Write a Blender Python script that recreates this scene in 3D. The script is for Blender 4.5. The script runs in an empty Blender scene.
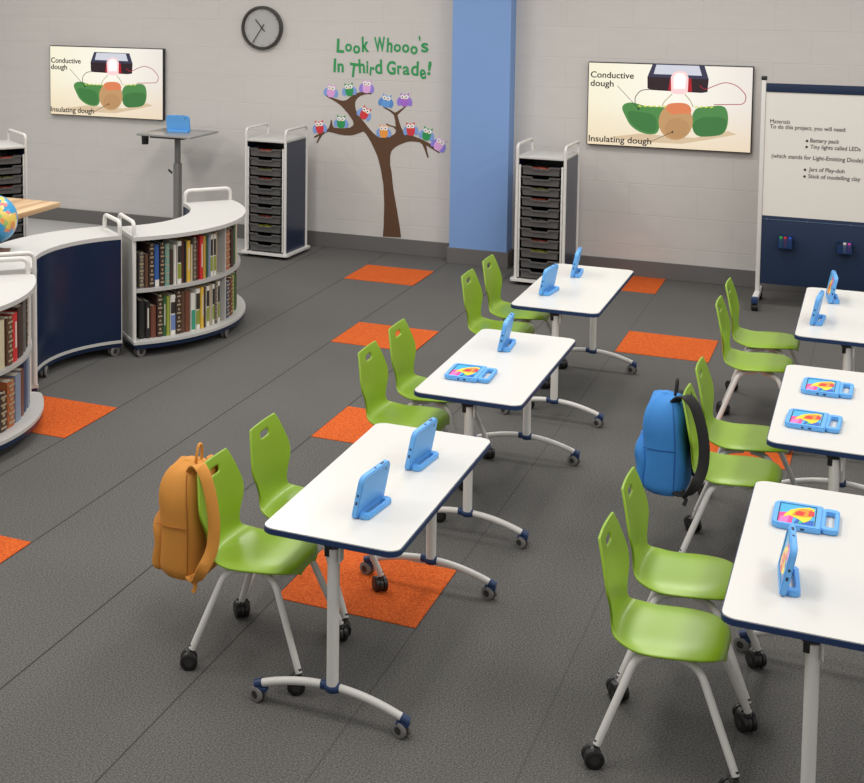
import bpy, bmesh, math, random
from mathutils import Vector, Matrix
PI = math.pi
rad = math.radians
random.seed(7)
scene = bpy.context.scene
COL = scene.collection

# ------------------------------------------------------------------ materials
def srgb(r, g, b):
    f = lambda c: (c/255/12.92) if c/255 <= .04045 else ((c/255+.055)/1.055)**2.4
    return (f(r), f(g), f(b), 1)

def mat(name, rgb, rough=.5, metal=0, var=.05, scale=30, bump=0, bscale=200, emit=0, alpha=1, coat=0, spec=.5):
    m = bpy.data.materials.new(name); m.use_nodes = True
    nt = m.node_tree; N = nt.nodes; L = nt.links
    b = N['Principled BSDF']
    c = srgb(*rgb)
    tc = N.new('ShaderNodeTexCoord')
    no = N.new('ShaderNodeTexNoise'); no.inputs['Scale'].default_value = scale; no.inputs['Detail'].default_value = 3
    L.new(tc.outputs['Object'], no.inputs['Vector'])
    mx = N.new('ShaderNodeMix'); mx.data_type = 'RGBA'
    mx.inputs[6].default_value = tuple(x*(1-var) for x in c[:3])+(1,)
    mx.inputs[7].default_value = tuple(min(1, x*(1+var)) for x in c[:3])+(1,)
    L.new(no.outputs['Fac'], mx.inputs[0]); L.new(mx.outputs[2], b.inputs['Base Color'])
    b.inputs['Roughness'].default_value = rough; b.inputs['Metallic'].default_value = metal
    b.inputs['Specular IOR Level'].default_value = spec
    b.inputs['Coat Weight'].default_value = coat
    if alpha < 1: b.inputs['Alpha'].default_value = alpha
    if emit:
        b.inputs['Emission Strength'].default_value = emit; L.new(mx.outputs[2], b.inputs['Emission Color'])
        b.inputs['Base Color'].default_value = (0, 0, 0, 1)
        L.remove(b.inputs['Base Color'].links[0])
    if bump:
        n2 = N.new('ShaderNodeTexNoise'); n2.inputs['Scale'].default_value = bscale
        L.new(tc.outputs['Object'], n2.inputs['Vector'])
        bp = N.new('ShaderNodeBump'); bp.inputs['Strength'].default_value = bump; bp.inputs['Distance'].default_value = .004
        L.new(n2.outputs['Fac'], bp.inputs['Height']); L.new(bp.outputs['Normal'], b.inputs['Normal'])
    return m

M = dict(
    white_laminate=mat('white_laminate', (215, 213, 208), .28, var=.01),
    navy_edge=mat('navy_edge', (28, 52, 92), .4),
    white_metal=mat('white_metal', (214, 211, 206), .4, var=.02),
    grey_top=mat('grey_laminate', (194, 192, 188), .42, var=.02),
    grey_panel=mat('grey_panel', (182, 180, 176), .45, var=.02),
    navy_panel=mat('navy_panel', (13, 32, 62), .25, var=.05, scale=4),
    navy_board=mat('navy_board', (9, 36, 66), .7, var=.06, scale=8),
    green=mat('green_plastic', (134, 168, 36), .32, var=.03, scale=8),
    black=mat('black_plastic', (26, 25, 25), .4),
    hub=mat('dark_hub', (48, 46, 45), .4),
    tread=mat('grey_tread', (120, 117, 114), .55),
    steel=mat('grey_steel', (128, 126, 123), .4, .3),
    dark_steel=mat('dark_steel', (58, 56, 54), .45, .2),
    blue=mat('blue_foam', (98, 168, 230), .5, var=.04, scale=12),
    blue_dark=mat('blue_port', (20, 40, 80), .5),
    pillar=mat('pillar_paint', (124, 158, 210), .6, var=.02, scale=3),
    base=mat('cove_base', (104, 101, 99), .55, var=.05),
    greyish=mat('pale_floor', (190, 189, 187), .35, var=.03, scale=5),
    tray=mat('smoky_tray', (98, 96, 95), .3, var=.08, alpha=.74),
    inner=mat('dark_interior', (34, 36, 44), .6),
    orange_bag=mat('orange_canvas', (206, 138, 54), .75, var=.05, bump=.25, bscale=400),
    blue_bag=mat('blue_canvas', (56, 132, 204), .75, var=.05, bump=.25, bscale=400),
    seam_o=mat('orange_stitch', (168, 104, 34), .8),
    seam_b=mat('blue_stitch', (38, 100, 168), .8),
    strap=mat('black_webbing', (30, 29, 28), .8),
    bark=mat('brown_sticker', (92, 62, 40), .6, var=.06, scale=15),
    lettering=mat('green_sticker', (46, 150, 86), .55, var=.04),
    ink=mat('marker_ink', (44, 42, 42), .7),
    pages=mat('book_pages', (206, 198, 180), .8, var=.08, scale=60),
    clock_face=mat('clock_face', (178, 176, 174), .12, var=.01),
    clock_rim=mat('clock_rim', (62, 58, 54), .4),
    chrome=mat('chrome', (200, 200, 200), .2, .9),
)

def wall_material():
    m = bpy.data.materials.new('painted_block_wall'); m.use_nodes = True
    nt = m.node_tree; N = nt.nodes; L = nt.links; b = N['Principled BSDF']
    tc = N.new('ShaderNodeTexCoord'); sp = N.new('ShaderNodeSeparateXYZ'); cb = N.new('ShaderNodeCombineXYZ')
    L.new(tc.outputs['Object'], sp.inputs[0]); L.new(sp.outputs['X'], cb.inputs['X']); L.new(sp.outputs['Z'], cb.inputs['Y'])
    br = N.new('ShaderNodeTexBrick'); br.inputs['Scale'].default_value = 1
    br.inputs['Brick Width'].default_value = .62; br.inputs['Row Height'].default_value = .298
    br.inputs['Mortar Size'].default_value = .005; br.inputs['Mortar Smooth'].default_value = .6
    br.inputs['Color1'].default_value = srgb(204, 200, 195); br.inputs['Color2'].default_value = srgb(203, 199, 194)
    br.inputs['Mortar'].default_value = srgb(200, 196, 191)
    L.new(cb.outputs[0], br.inputs['Vector'])
    no = N.new('ShaderNodeTexNoise'); no.inputs['Scale'].default_value = 3; no.inputs['Detail'].default_value = 6
    mp = N.new('ShaderNodeMapping'); mp.inputs['Scale'].default_value = (1, 1, 5)
    L.new(tc.outputs['Object'], mp.inputs[0]); L.new(mp.outputs[0], no.inputs['Vector'])
    rp = N.new('ShaderNodeMapRange'); rp.inputs['To Min'].default_value = .95; rp.inputs['To Max'].default_value = 1.04
    L.new(no.outputs['Fac'], rp.inputs[0])
    mx = N.new('ShaderNodeMix'); mx.data_type = 'RGBA'; mx.blend_type = 'MULTIPLY'; mx.inputs[0].default_value = 1
    L.new(br.outputs['Color'], mx.inputs[6]); L.new(rp.outputs[0], mx.inputs[7]); L.new(mx.outputs[2], b.inputs['Base Color'])
    bp = N.new('ShaderNodeBump'); bp.inputs['Strength'].default_value = .35; bp.inputs['Distance'].default_value = .004; bp.invert = True
    L.new(br.outputs['Fac'], bp.inputs['Height'])
    n3 = N.new('ShaderNodeTexNoise'); n3.inputs['Scale'].default_value = 60
    L.new(tc.outputs['Object'], n3.inputs['Vector'])
    b2 = N.new('ShaderNodeBump'); b2.inputs['Strength'].default_value = .12; b2.inputs['Distance'].default_value = .003
    L.new(n3.outputs['Fac'], b2.inputs['Height']); L.new(bp.outputs[0], b2.inputs['Normal']); L.new(b2.outputs[0], b.inputs['Normal'])
    b.inputs['Roughness'].default_value = .55
    return m

SEAM0, SEAMW = -5.247, .6872
def carpet_material(name, c1, c2, seams):
    m = bpy.data.materials.new(name); m.use_nodes = True
    nt = m.node_tree; N = nt.nodes; L = nt.links; b = N['Principled BSDF']
    tc = N.new('ShaderNodeTexCoord')
    no = N.new('ShaderNodeTexNoise'); no.inputs['Scale'].default_value = 130; no.inputs['Detail'].default_value = 3; no.inputs['Roughness'].default_value = .7
    L.new(tc.outputs['Object'], no.inputs['Vector'])
    cr = N.new('ShaderNodeValToRGB'); cr.color_ramp.elements[0].position = .36; cr.color_ramp.elements[1].position = .64
    cr.color_ramp.elements[0].color = srgb(*c1); cr.color_ramp.elements[1].color = srgb(*c2)
    L.new(no.outputs['Fac'], cr.inputs[0]); out = cr.outputs[0]
    n4 = N.new('ShaderNodeTexNoise'); n4.inputs['Scale'].default_value = 1.3; n4.inputs['Detail'].default_value = 2
    L.new(tc.outputs['Object'], n4.inputs['Vector'])
    r4 = N.new('ShaderNodeMapRange'); r4.inputs['To Min'].default_value = .93; r4.inputs['To Max'].default_value = 1.07
    L.new(n4.outputs['Fac'], r4.inputs[0])
    m4 = N.new('ShaderNodeMix'); m4.data_type = 'RGBA'; m4.blend_type = 'MULTIPLY'; m4.inputs[0].default_value = 1
    L.new(out, m4.inputs[6]); L.new(r4.outputs[0], m4.inputs[7]); out = m4.outputs[2]
    if seams:
        sp = N.new('ShaderNodeSeparateXYZ'); L.new(tc.outputs['Object'], sp.inputs[0])
        def math_(op, a, v):
            n = N.new('ShaderNodeMath'); n.operation = op; L.new(a, n.inputs[0])
            if v is not None: n.inputs[1].default_value = v
            return n.outputs[0]
        x = math_('SUBTRACT', sp.outputs['X'], SEAM0); x = math_('DIVIDE', x, SEAMW)
        x = math_('ADD', x, 40.5); x = math_('FRACT', x, None); x = math_('SUBTRACT', x, .5); x = math_('ABSOLUTE', x, None)
        line = math_('LESS_THAN', x, .0062)
        # the joint lines are drawn fainter towards the right of the room
        fade = N.new('ShaderNodeMapRange'); fade.inputs['From Min'].default_value = -3.0; fade.inputs['From Max'].default_value = -1.6
        fade.inputs['To Min'].default_value = .75; fade.inputs['To Max'].default_value = .22
        L.new(sp.outputs['X'], fade.inputs[0])
        mu = N.new('ShaderNodeMath'); mu.operation = 'MULTIPLY'; L.new(line, mu.inputs[0]); L.new(fade.outputs[0], mu.inputs[1])
        ms = N.new('ShaderNodeMix'); ms.data_type = 'RGBA'; ms.inputs[7].default_value = srgb(34, 33, 32)
        L.new(mu.outputs[0], ms.inputs[0]); L.new(out, ms.inputs[6]); out = ms.outputs[2]
    L.new(out, b.inputs['Base Color'])
    bp = N.new('ShaderNodeBump'); bp.inputs['Strength'].default_value = .5; bp.inputs['Distance'].default_value = .006
    L.new(no.outputs['Fac'], bp.inputs['Height']); L.new(bp.outputs[0], b.inputs['Normal'])
    b.inputs['Roughness'].default_value = .9; b.inputs['Specular IOR Level'].default_value = .15
    return m

def wood_material():
    m = bpy.data.materials.new('pale_wood'); m.use_nodes = True
    nt = m.node_tree; N = nt.nodes; L = nt.links; b = N['Principled BSDF']
    tc = N.new('ShaderNodeTexCoord'); mp = N.new('ShaderNodeMapping'); mp.inputs['Scale'].default_value = (9, .7, 6)
    L.new(tc.outputs['Object'], mp.inputs[0])
    no = N.new('ShaderNodeTexNoise'); no.inputs['Scale'].default_value = 1.6; no.inputs['Detail'].default_value = 5
    L.new(mp.outputs[0], no.inputs['Vector'])
    cr = N.new('ShaderNodeValToRGB'); cr.color_ramp.elements[0].color = srgb(196, 152, 108); cr.color_ramp.elements[1].color = srgb(232, 200, 158)
    cr.color_ramp.elements[0].position = .35; cr.color_ramp.elements[1].position = .62
    L.new(no.outputs['Fac'], cr.inputs[0]); L.new(cr.outputs[0], b.inputs['Base Color']); b.inputs['Roughness'].default_value = .45
    return m

def globe_material():
    m = bpy.data.materials.new('printed_globe'); m.use_nodes = True
    nt = m.node_tree; N = nt.nodes; L = nt.links; b = N['Principled BSDF']
    tc = N.new('ShaderNodeTexCoord')
    no = N.new('ShaderNodeTexNoise'); no.inputs['Scale'].default_value = 8; no.inputs['Detail'].default_value = 5
    L.new(tc.outputs['Object'], no.inputs['Vector'])
    vo = N.new('ShaderNodeTexVoronoi'); vo.inputs['Scale'].default_value = 26; L.new(tc.outputs['Object'], vo.inputs['Vector'])
    cr = N.new('ShaderNodeValToRGB'); cr.color_ramp.interpolation = 'CONSTANT'
    e = cr.color_ramp.elements; e[0].color = srgb(226, 196, 96); e[1].position = .3; e[1].color = srgb(150, 190, 110)
    for p, c in ((.5, (224, 150, 90)), (.66, (238, 220, 150)), (.82, (216, 120, 120))):
        k = e.new(p); k.color = srgb(*c)
    s = N.new('ShaderNodeSeparateColor'); L.new(vo.outputs['Color'], s.inputs[0]); L.new(s.outputs[0], cr.inputs[0])
    mk = N.new('ShaderNodeMath'); mk.operation = 'GREATER_THAN'; mk.inputs[1].default_value = .54; L.new(no.outputs['Fac'], mk.inputs[0])
    mx = N.new('ShaderNodeMix'); mx.data_type = 'RGBA'; mx.inputs[6].default_value = srgb(52, 150, 200)
    L.new(mk.outputs[0], mx.inputs[0]); L.new(cr.outputs[0], mx.inputs[7]); L.new(mx.outputs[2], b.inputs['Base Color'])
    b.inputs['Roughness'].default_value = .3
    return m

M['wall'] = wall_material()
M['carpet'] = carpet_material('grey_carpet', (68, 66, 64), (115, 113, 110), True)
M['orange'] = carpet_material('orange_carpet', (170, 66, 22), (224, 110, 48), False)
M['wood'] = wood_material(); M['globe'] = globe_material()
_flat = {}
def flat(rgb, emit=0, rough=.55):
    k = (rgb, emit, rough)
    if k not in _flat: _flat[k] = mat('print_%d_%d_%d%s' % (*rgb, '_lit' if emit else ''), rgb, rough, var=.04, scale=25, emit=emit)
    return _flat[k]

# ------------------------------------------------------------------ mesh builder
def fillet(pts, r, n=6):
    pts = [Vector(p) for p in pts]; out = [pts[0]]
    for i in range(1, len(pts)-1):
        p, a, b = pts[i], pts[i-1]-pts[i], pts[i+1]-pts[i]
        d = min(r, a.length*.48, b.length*.48)
        s, e = p+a.normalized()*d, p+b.normalized()*d
        for k in range(n+1):
            t = k/n; out.append(s*(1-t)**2+p*2*t*(1-t)+e*t*t)
    out.append(pts[-1]); return out

def rrect(x0, y0, x1, y1, r, n=6):
    out = []
    for cx, cy, a in ((x1-r, y1-r, 0), (x0+r, y1-r, 90), (x0+r, y0+r, 180), (x1-r, y0+r, 270)):
        for k in range(n+1):
            t = rad(a+90*k/n); out.append((cx+r*math.cos(t), cy+r*math.sin(t)))
    return out

class MB:
    def __init__(s): s.bm = bmesh.new(); s.mi = 0
    def _fin(s, faces):
        for f in faces: f.material_index = s.mi
    def box(s, c, size, bevel=0, rot=None, seg=2):
        t = bmesh.new(); bmesh.ops.create_cube(t, size=1)
        for v in t.verts: v.co = Vector((v.co.x*size[0], v.co.y*size[1], v.co.z*size[2]))
        if bevel: bmesh.ops.bevel(t, geom=t.edges[:], offset=bevel, segments=seg, affect='EDGES', profile=.5)
        R = (rot.to_matrix() if hasattr(rot, 'to_matrix') else rot) if rot is not None else None
        for v in t.verts:
            if R is not None: v.co = R @ v.co
            v.co += Vector(c)
        s.merge(t); return s
    def merge(s, t):
        mp = {v: s.bm.verts.new(v.co) for v in t.verts}
        for f in t.faces:
            try: nf = s.bm.faces.new([mp[v] for v in f.verts]); nf.material_index = s.mi
            except ValueError: pass
        t.free()
    def tube(s, pts, r, seg=10, sx=1, up=None, radii=None):
        pts = [Vector(p) for p in pts]; n = len(pts); rings = []; last = None
        for i, p in enumerate(pts):
            d = (pts[min(i+1, n-1)]-pts[max(i-1, 0)]).normalized()
            u = Vector(up) if up else (last if last is not None else (Vector((0, 0, 1)) if abs(d.z) < .9 else Vector((0, 1, 0))))
            a = (u-d*u.dot(d)).normalized(); last = a; b = d.cross(a); rr = radii[i] if radii else r
            rings.append([s.bm.verts.new(p+(a*math.cos(t)+b*math.sin(t)*sx)*rr) for t in (2*PI*k/seg for k in range(seg))])
        fs = []
        for i in range(n-1):
            for k in range(seg):
                fs.append(s.bm.faces.new((rings[i][k], rings[i][(k+1) % seg], rings[i+1][(k+1) % seg], rings[i+1][k])))
        fs.append(s.bm.faces.new(rings[0][::-1])); fs.append(s.bm.faces.new(rings[-1])); s._fin(fs); return s
    def ribbon(s, pts, side, w, t, ws=None):
        # flat strap: rectangle section swept along pts; side = width direction
        pts = [Vector(p) for p in pts]; n = len(pts); rings = []; sd = Vector(side).normalized()
        for i, p in enumerate(pts):
            d = (pts[min(i+1, n-1)]-pts[max(i-1, 0)]).normalized(); a = (sd-d*sd.dot(d)).normalized(); b = d.cross(a)
            hw = (ws[i] if ws else w)/2
            rings.append([s.bm.verts.new(p+a*x+b*y) for x, y in ((-hw, -t*.3), (-hw*.9, -t/2), (hw*.9, -t/2), (hw, -t*.3), (hw, t*.3), (hw*.9, t/2), (-hw*.9, t/2), (-hw, t*.3))])
        fs = []
        for i in range(n-1):
            for k in range(8): fs.append(s.bm.faces.new((rings[i][k], rings[i][(k+1) % 8], rings[i+1][(k+1) % 8], rings[i+1][k])))
        fs.append(s.bm.faces.new(rings[0][::-1])); fs.append(s.bm.faces.new(rings[-1])); s._fin(fs); return s
    def cyl(s, p0, p1, r, seg=16, r2=None):
        return s.tube([p0, p1], r, seg, radii=[r, r2 if r2 is not None else r])
    def disc_wheel(s, c, axis, r, w, seg=20, rim=.25):
        a = Vector(axis).normalized(); c = Vector(c)
        pr = [(-.5, r*.55), (-.5, r*.86), (-.36, r), (.36, r), (.5, r*.86), (.5, r*.55)]
        return s.tube([c+a*w*x for x, _ in pr], r, seg, radii=[q for _, q in pr])
    def prism(s, poly, z0, z1, f=None):
        # poly: 2D outline; f maps (x, y, z) to 3D
        f = f or (lambda x, y, z: (x, y, z))
        A = [s.bm.verts.new(f(x, y, z0)) for x, y in poly]; B = [s.bm.verts.new(f(x, y, z1)) for x, y in poly]; n = len(poly)
        fs = [s.bm.faces.new((A[i], A[(i+1) % n], B[(i+1) % n], B[i])) for i in range(n)]
        fs += [s.bm.faces.new(A[::-1]), s.bm.faces.new(B)]; s._fin(fs); return s
    def ring(s, outer, inner, z0, z1, f=None):
        f = f or (lambda x, y, z: (x, y, z)); n = len(outer)
        V = [[s.bm.verts.new(f(x, y, z)) for x, y in p] for p, z in ((outer, z0), (outer, z1), (inner, z1), (inner, z0))]
        fs = []
        for j in range(4):
            a, b = V[j], V[(j+1) % 4]
            for i in range(n): fs.append(s.bm.faces.new((a[i], a[(i+1) % n], b[(i+1) % n], b[i])))
        s._fin(fs); return s
    def lathe(s, prof, c=(0, 0, 0), seg=24, axis=None):
        R = Vector((0, 0, 1)).rotation_difference(Vector(axis)).to_matrix() if axis else Matrix.Identity(3)
        rings = [[s.bm.verts.new(Vector(c)+R @ Vector((r*math.cos(2*PI*k/seg), r*math.sin(2*PI*k/seg), z))) for k in range(seg)] for r, z in prof]
        fs = []
        for i in range(len(rings)-1):
            for k in range(seg): fs.append(s.bm.faces.new((rings[i][k], rings[i][(k+1) % seg], rings[i+1][(k+1) % seg], rings[i+1][k])))
        fs += [s.bm.faces.new(rings[0][::-1]), s.bm.faces.new(rings[-1])]; s._fin(fs); return s
    def ball(s, c, r, seg=20, sc=(1, 1, 1)):
        t = bmesh.new(); bmesh.ops.create_uvsphere(t, u_segments=seg, v_segments=seg//2+2, radius=r)
        for v in t.verts: v.co = Vector((v.co.x*sc[0], v.co.y*sc[1], v.co.z*sc[2]))+Vector(c)
        s.merge(t); return s
    def build(s, name, mats, parent=None, loc=None, rotz=0, smooth=38, label=None):
        bmesh.ops.recalc_face_normals(s.bm, faces=s.bm.faces[:])
        me = bpy.data.meshes.new(name); s.bm.to_mesh(me); s.bm.free()
        for m in (mats if isinstance(mats, (list, tuple)) else [mats]): me.materials.append(m)
        if smooth:
            me.polygons.foreach_set('use_smooth', [True]*len(me.polygons)); me.set_sharp_from_angle(angle=rad(smooth))
        o = bpy.data.objects.new(name, me); COL.objects.link(o)
        if parent: o.parent = parent
        if loc: o.location = loc
        o.rotation_euler.z = rotz
        if label: o['label'] = label
        return o

def thing(name, label, cat, loc=(0, 0, 0), rotz=0, group=None):
    o = bpy.data.objects.new(name, None); COL.objects.link(o); o.empty_display_size = .1
    o.location = loc; o.rotation_euler.z = rotz
    return tag(o, label, cat, group)
def tag(o, label, cat, group=None):
    o['label'] = label; o['category'] = cat
    if group: o['group'] = group
    return o
def struct(o): o['kind'] = 'structure'; return o
KIDS = {}
def dup(root, loc, rotz, label, group=None):
    def cp(o, parent):
        c = o.copy(); COL.objects.link(c)
        if parent: c.parent = parent
        for k in o.children: cp(k, c)
        return c
    r = cp(root, None); r.location = loc; r.rotation_euler.z = rotz; r['label'] = label
    if group: r['group'] = group
    return r
def bake(o):
    dg = bpy.context.evaluated_depsgraph_get()
    me = bpy.data.meshes.new_from_object(o.evaluated_get(dg)); o.modifiers.clear()
    old = o.data; o.data = me; bpy.data.meshes.remove(old)
    me.polygons.foreach_set('use_smooth', [True]*len(me.polygons)); return o
def text_mb(body, size, extrude=.0015, offset=0, shear=0):
    cu = bpy.data.curves.new('lettering', 'FONT'); cu.body = body; cu.size = size; cu.extrude = extrude; cu.offset = offset; cu.shear = shear
    o = bpy.data.objects.new('lettering', cu); COL.objects.link(o)
    me = bpy.data.meshes.new_from_object(o.evaluated_get(bpy.context.evaluated_depsgraph_get()))
    bpy.data.objects.remove(o); return me
def text_obj(name, body, mt, parent, x, y, z, height=None, width=None, rot=0, extrude=.001, offset=0, shear=0):
    """writing upright on a surface that faces -y; x,z = lower left corner"""
    me = text_mb(body, 1.0, 0, 0, shear)
    xs = [v.co.x for v in me.vertices]; ys = [v.co.y for v in me.vertices]
    w0, h0 = max(xs)-min(xs), .72
    sx = width/w0 if width else height/h0; sz = height/h0 if height else sx
    bpy.data.meshes.remove(me)
    me = text_mb(body, 1.0, extrude/sz, offset/sz, shear)
    xm = min(v.co.x for v in me.vertices)
    c, s_ = math.cos(rot), math.sin(rot)
    for v in me.vertices:
        u, w, d = (v.co.x-xm)*sx, v.co.y*sz, v.co.z*sz
        v.co = Vector((u*c-w*s_, -d, u*s_+w*c))
    me.materials.clear(); me.materials.append(mt); me.name = name
    o = bpy.data.objects.new(name, me); COL.objects.link(o); o.location = (x, y, z)
    if parent: o.parent = parent
    return o, w0*sx

# ------------------------------------------------------------------ camera (lens shift as in the photograph's crop)
CAM = Vector((0, 0, 3.0))
YAW, PITCH, ROLL = .472932392, -.0809643114, .000466653843
FPX, CX, CY = 1418.62986, 164.514203, 78.407738
Rw = Matrix.Rotation(YAW, 3, 'Z') @ Matrix.Rotation(PITCH, 3, 'X') @ Matrix.Rotation(ROLL, 3, 'Y')
cd = bpy.data.cameras.new('camera'); cam = bpy.data.objects.new('camera', cd); COL.objects.link(cam)
ax, fw, up = Rw.col[0], Rw.col[1], Rw.col[2]
mt = Matrix((ax, up, -fw)).transposed().to_4x4(); mt.translation = CAM; cam.matrix_world = mt
cd.sensor_fit = 'HORIZONTAL'; cd.sensor_width = 36; cd.lens = FPX/864*36
cd.shift_x = (432-CX)/864; cd.shift_y = -(391.5-CY)/864; cd.clip_start = .05; cd.clip_end = 100
scene.camera = cam
def on_wall(px, py, y):
    r = Rw @ Vector(((px-CX)/FPX, 1, -(py-CY)/FPX)); t = y/r.y; p = CAM+r*t; return p.x, p.z

# ------------------------------------------------------------------ the setting
WY = 14.03
b = MB(); b.box((-4, 6.5, -.05), (18, 15.4, .1)); floor = struct(b.build('floor', M['carpet'], smooth=0))
RS = .6872
def tile(x, y, w=RS, l=RS):
    b = MB(); b.prism([(x, y), (x+w, y), (x+w, y+l), (x, y+l)], -.02, .004); b.build('carpet_tile', M['orange'], floor, smooth=0, label='orange carpet tile')
sx = lambda k: SEAM0+RS*k+.004
for k, y in ((1, 12.659), (2, 10.461), (3, 8.262), (4, 6.032), (5, 11.186), (4, 13.337), (6, 8.985), (0, 7.522), (1, 5.362)):
    tile(sx(k), y, RS-.006, RS)
b = MB(); b.prism([(-12, 11.7), (-6.4, 11.7), (-6.4, 13.3), (-5.62, 13.3), (-5.62, WY), (-12, WY)], -.02, .003)
b.build('pale_strip', M['greyish'], floor, smooth=0, label='pale vinyl strip of floor along the wall')  # paler patch of floor laid just above the carpet
b = MB(); b.box((-4, WY+.1, 1.7), (18, .2, 3.4)); wall = struct(b.build('wall_back', M['wall'], smooth=0))
PX0, PX1, PY = -3.862, -3.285, 13.82
b = MB(); b.box(((PX0+PX1)/2, (PY+WY)/2, 1.75), (PX1-PX0, WY-PY, 3.3)); struct(b.build('wall_pillar', M['pillar'], smooth=0))
def skirt(name, x0, x1, y, d=.018, h=.157):
    b = MB(); b.box(((x0+x1)/2, y-d/2, h/2), (x1-x0, d, h), .003); return struct(b.build(name, M['base'], smooth=0))
skirt('baseboard_left', -13, PX0-.018, WY); skirt('baseboard_right', PX1+.018, 5, WY)
b = MB(); b.box(((PX0+PX1)/2, (PY-.018+WY)/2, .079), (PX1-PX0+.036, WY-PY+.018, .158), .003); struct(b.build('baseboard_pillar', M['base'], smooth=0))

# ------------------------------------------------------------------ wall screens
def make_screen(x, label, k0=0, k1=1):
    W, H = 1.475, .80
    t = thing('wall_screen', label, 'television', (x, WY, 1.255), 0, 'wall screens')
    b = MB(); b.box((W/2, -.03, H/2), (W, .056, H), .004); b.build('bezel', M['black'], t)
    m = bpy.data.materials.get('slide_backdrop')
    if not m:
        m = bpy.data.materials.new('slide_backdrop'); m.use_nodes = True; nt = m.node_tree; N = nt.nodes; L = nt.links; p = N['Principled BSDF']
        tc = N.new('ShaderNodeTexCoord'); sp = N.new('ShaderNodeSeparateXYZ'); L.new(tc.outputs['Object'], sp.inputs[0])
        mr = N.new('ShaderNodeMapRange'); mr.inputs['From Max'].default_value = W; L.new(sp.outputs['X'], mr.inputs[0])
        cr = N.new('ShaderNodeValToRGB'); e = cr.color_ramp.elements
        e[0].color = srgb(250, 243, 216); e[1].color = srgb(238, 230, 222); k = e.new(.55); k.color = srgb(254, 250, 236)
        L.new(mr.outputs[0], cr.inputs[0])
        mz = N.new('ShaderNodeMapRange'); mz.inputs['From Max'].default_value = .45; mz.inputs['To Min'].default_value = .75; mz.inputs['To Max'].default_value = 0; L.new(sp.outputs['Z'], mz.inputs[0])
        mx = N.new('ShaderNodeMix'); mx.data_type = 'RGBA'; mx.inputs[7].default_value = srgb(238, 214, 178)
        L.new(mz.outputs[0], mx.inputs[0]); L.new(cr.outputs[0], mx.inputs[6]); L.new(mx.outputs[2], p.inputs['Emission Color'])
        p.inputs['Emission Strength'].default_value = .98; p.inputs['Base Color'].default_value = (0, 0, 0, 1); p.inputs['Roughness'].default_value = .4
    b = MB(); b.box((W/2, -.0585, H/2), (W-.016, .003, H-.016)); scr = b.build('display', m, t, smooth=0)
    U = lambda px, py: ((px-37)/791*W, H-(k0+k1*(py-38-.03*(px-40))/400)*H)
    lay = [0]
    def shape(pts, rgb, nm, e=.85):
        if 'dough' in nm and len(pts) < 20:
            for _ in range(2): pts = [q for i in range(len(pts)) for q in ((pts[i-1][0]*.25+pts[i][0]*.75, pts[i-1][1]*.25+pts[i][1]*.75), (pts[i][0]*.75+pts[(i+1) % len(pts)][0]*.25, pts[i][1]*.75+pts[(i+1) % len(pts)][1]*.25))]
        lay[0] += 1; y0 = -.060-.0003*lay[0]
        b = MB(); b.prism([U(*p) for p in pts], y0, y0-.0004, lambda u, v, y: (u, y, v)); b.build(nm, flat(rgb, e), scr, smooth=0)
    def line(pts, r, rgb, nm):
        lay[0] += 1; y0 = -.060-.0003*lay[0]
        b = MB(); b.ribbon([(U(*p)[0], y0, U(*p)[1]) for p in fillet2(pts)], (0, 1, 0), .0006, r*2)
        b.build(nm, flat(rgb, .85), scr, smooth=0)
    def fillet2(pts):
        return [(v.x, v.y) for v in fillet([(p[0], p[1], 0) for p in pts], 25, 4)]
    def ell(cx, cy, a, c, n=24): return [(cx+a*math.cos(2*PI*k/n), cy+c*math.sin(2*PI*k/n)) for k in range(n)]
    shape([(150, 400), (300, 380), (560, 395), (720, 360), (760, 375), (640, 400), (500, 425), (300, 420)], (232, 206, 170), 'picture_shadow')
    shape([(355, 47), (600, 56), (622, 120), (330, 110)], (58, 56, 84), 'picture_battery_top')
    shape([(372, 52), (575, 58), (590, 104), (360, 96)], (226, 228, 240), 'picture_battery_label')
    shape([(330, 110), (622, 120), (618, 180), (590, 184), (350, 172), (332, 164)], (44, 20, 30), 'picture_battery_front')
    shape([(440, 114), (540, 117), (545, 178), (432, 174)], (190, 10, 34), 'picture_red_glow')
    shape([(447, 184), (443, 110), (455, 88), (485, 80), (515, 88), (527, 112), (525, 182), (500, 192), (465, 190)], (255, 214, 214), 'picture_lamp', 1.0)
    shape([(458, 165), (456, 112), (468, 95), (485, 90), (505, 96), (515, 115), (512, 165)], (255, 250, 246), 'picture_lamp_glow', 1.1)
    line([(358, 168), (300, 172), (272, 205), (274, 238)], .0035, (60, 50, 50), 'picture_wire')
    line([(580, 150), (605, 170), (650, 150), (700, 132), (755, 148), (800, 195), (790, 235), (650, 238)], .0035, (176, 40, 52), 'picture_wire')
    line([(452, 190), (415, 225), (404, 250)], .003, (150, 140, 60), 'picture_lamp_lead'); line([(512, 190), (540, 222), (553, 250)], .003, (150, 140, 60), 'picture_lamp_lead')
    shape([(207, 258), (222, 236), (262, 230), (310, 246), (370, 252), (430, 252), (432, 290), (398, 310), (392, 378), (345, 385), (295, 372), (250, 340), (228, 300)], (82, 148, 76), 'picture_dough')
    shape([(230, 270), (300, 275), (380, 290), (385, 370), (340, 378), (285, 355), (250, 325)], (66, 130, 66), 'picture_dough_shade')
    shape([(546, 256), (630, 246), (690, 240), (714, 262), (720, 320), (704, 372), (660, 386), (552, 390)], (82, 146, 78), 'picture_dough')
    shape([(556, 300), (700, 292), (716, 325), (698, 374), (650, 386), (556, 388)], (66, 128, 66), 'picture_dough_shade')
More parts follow.
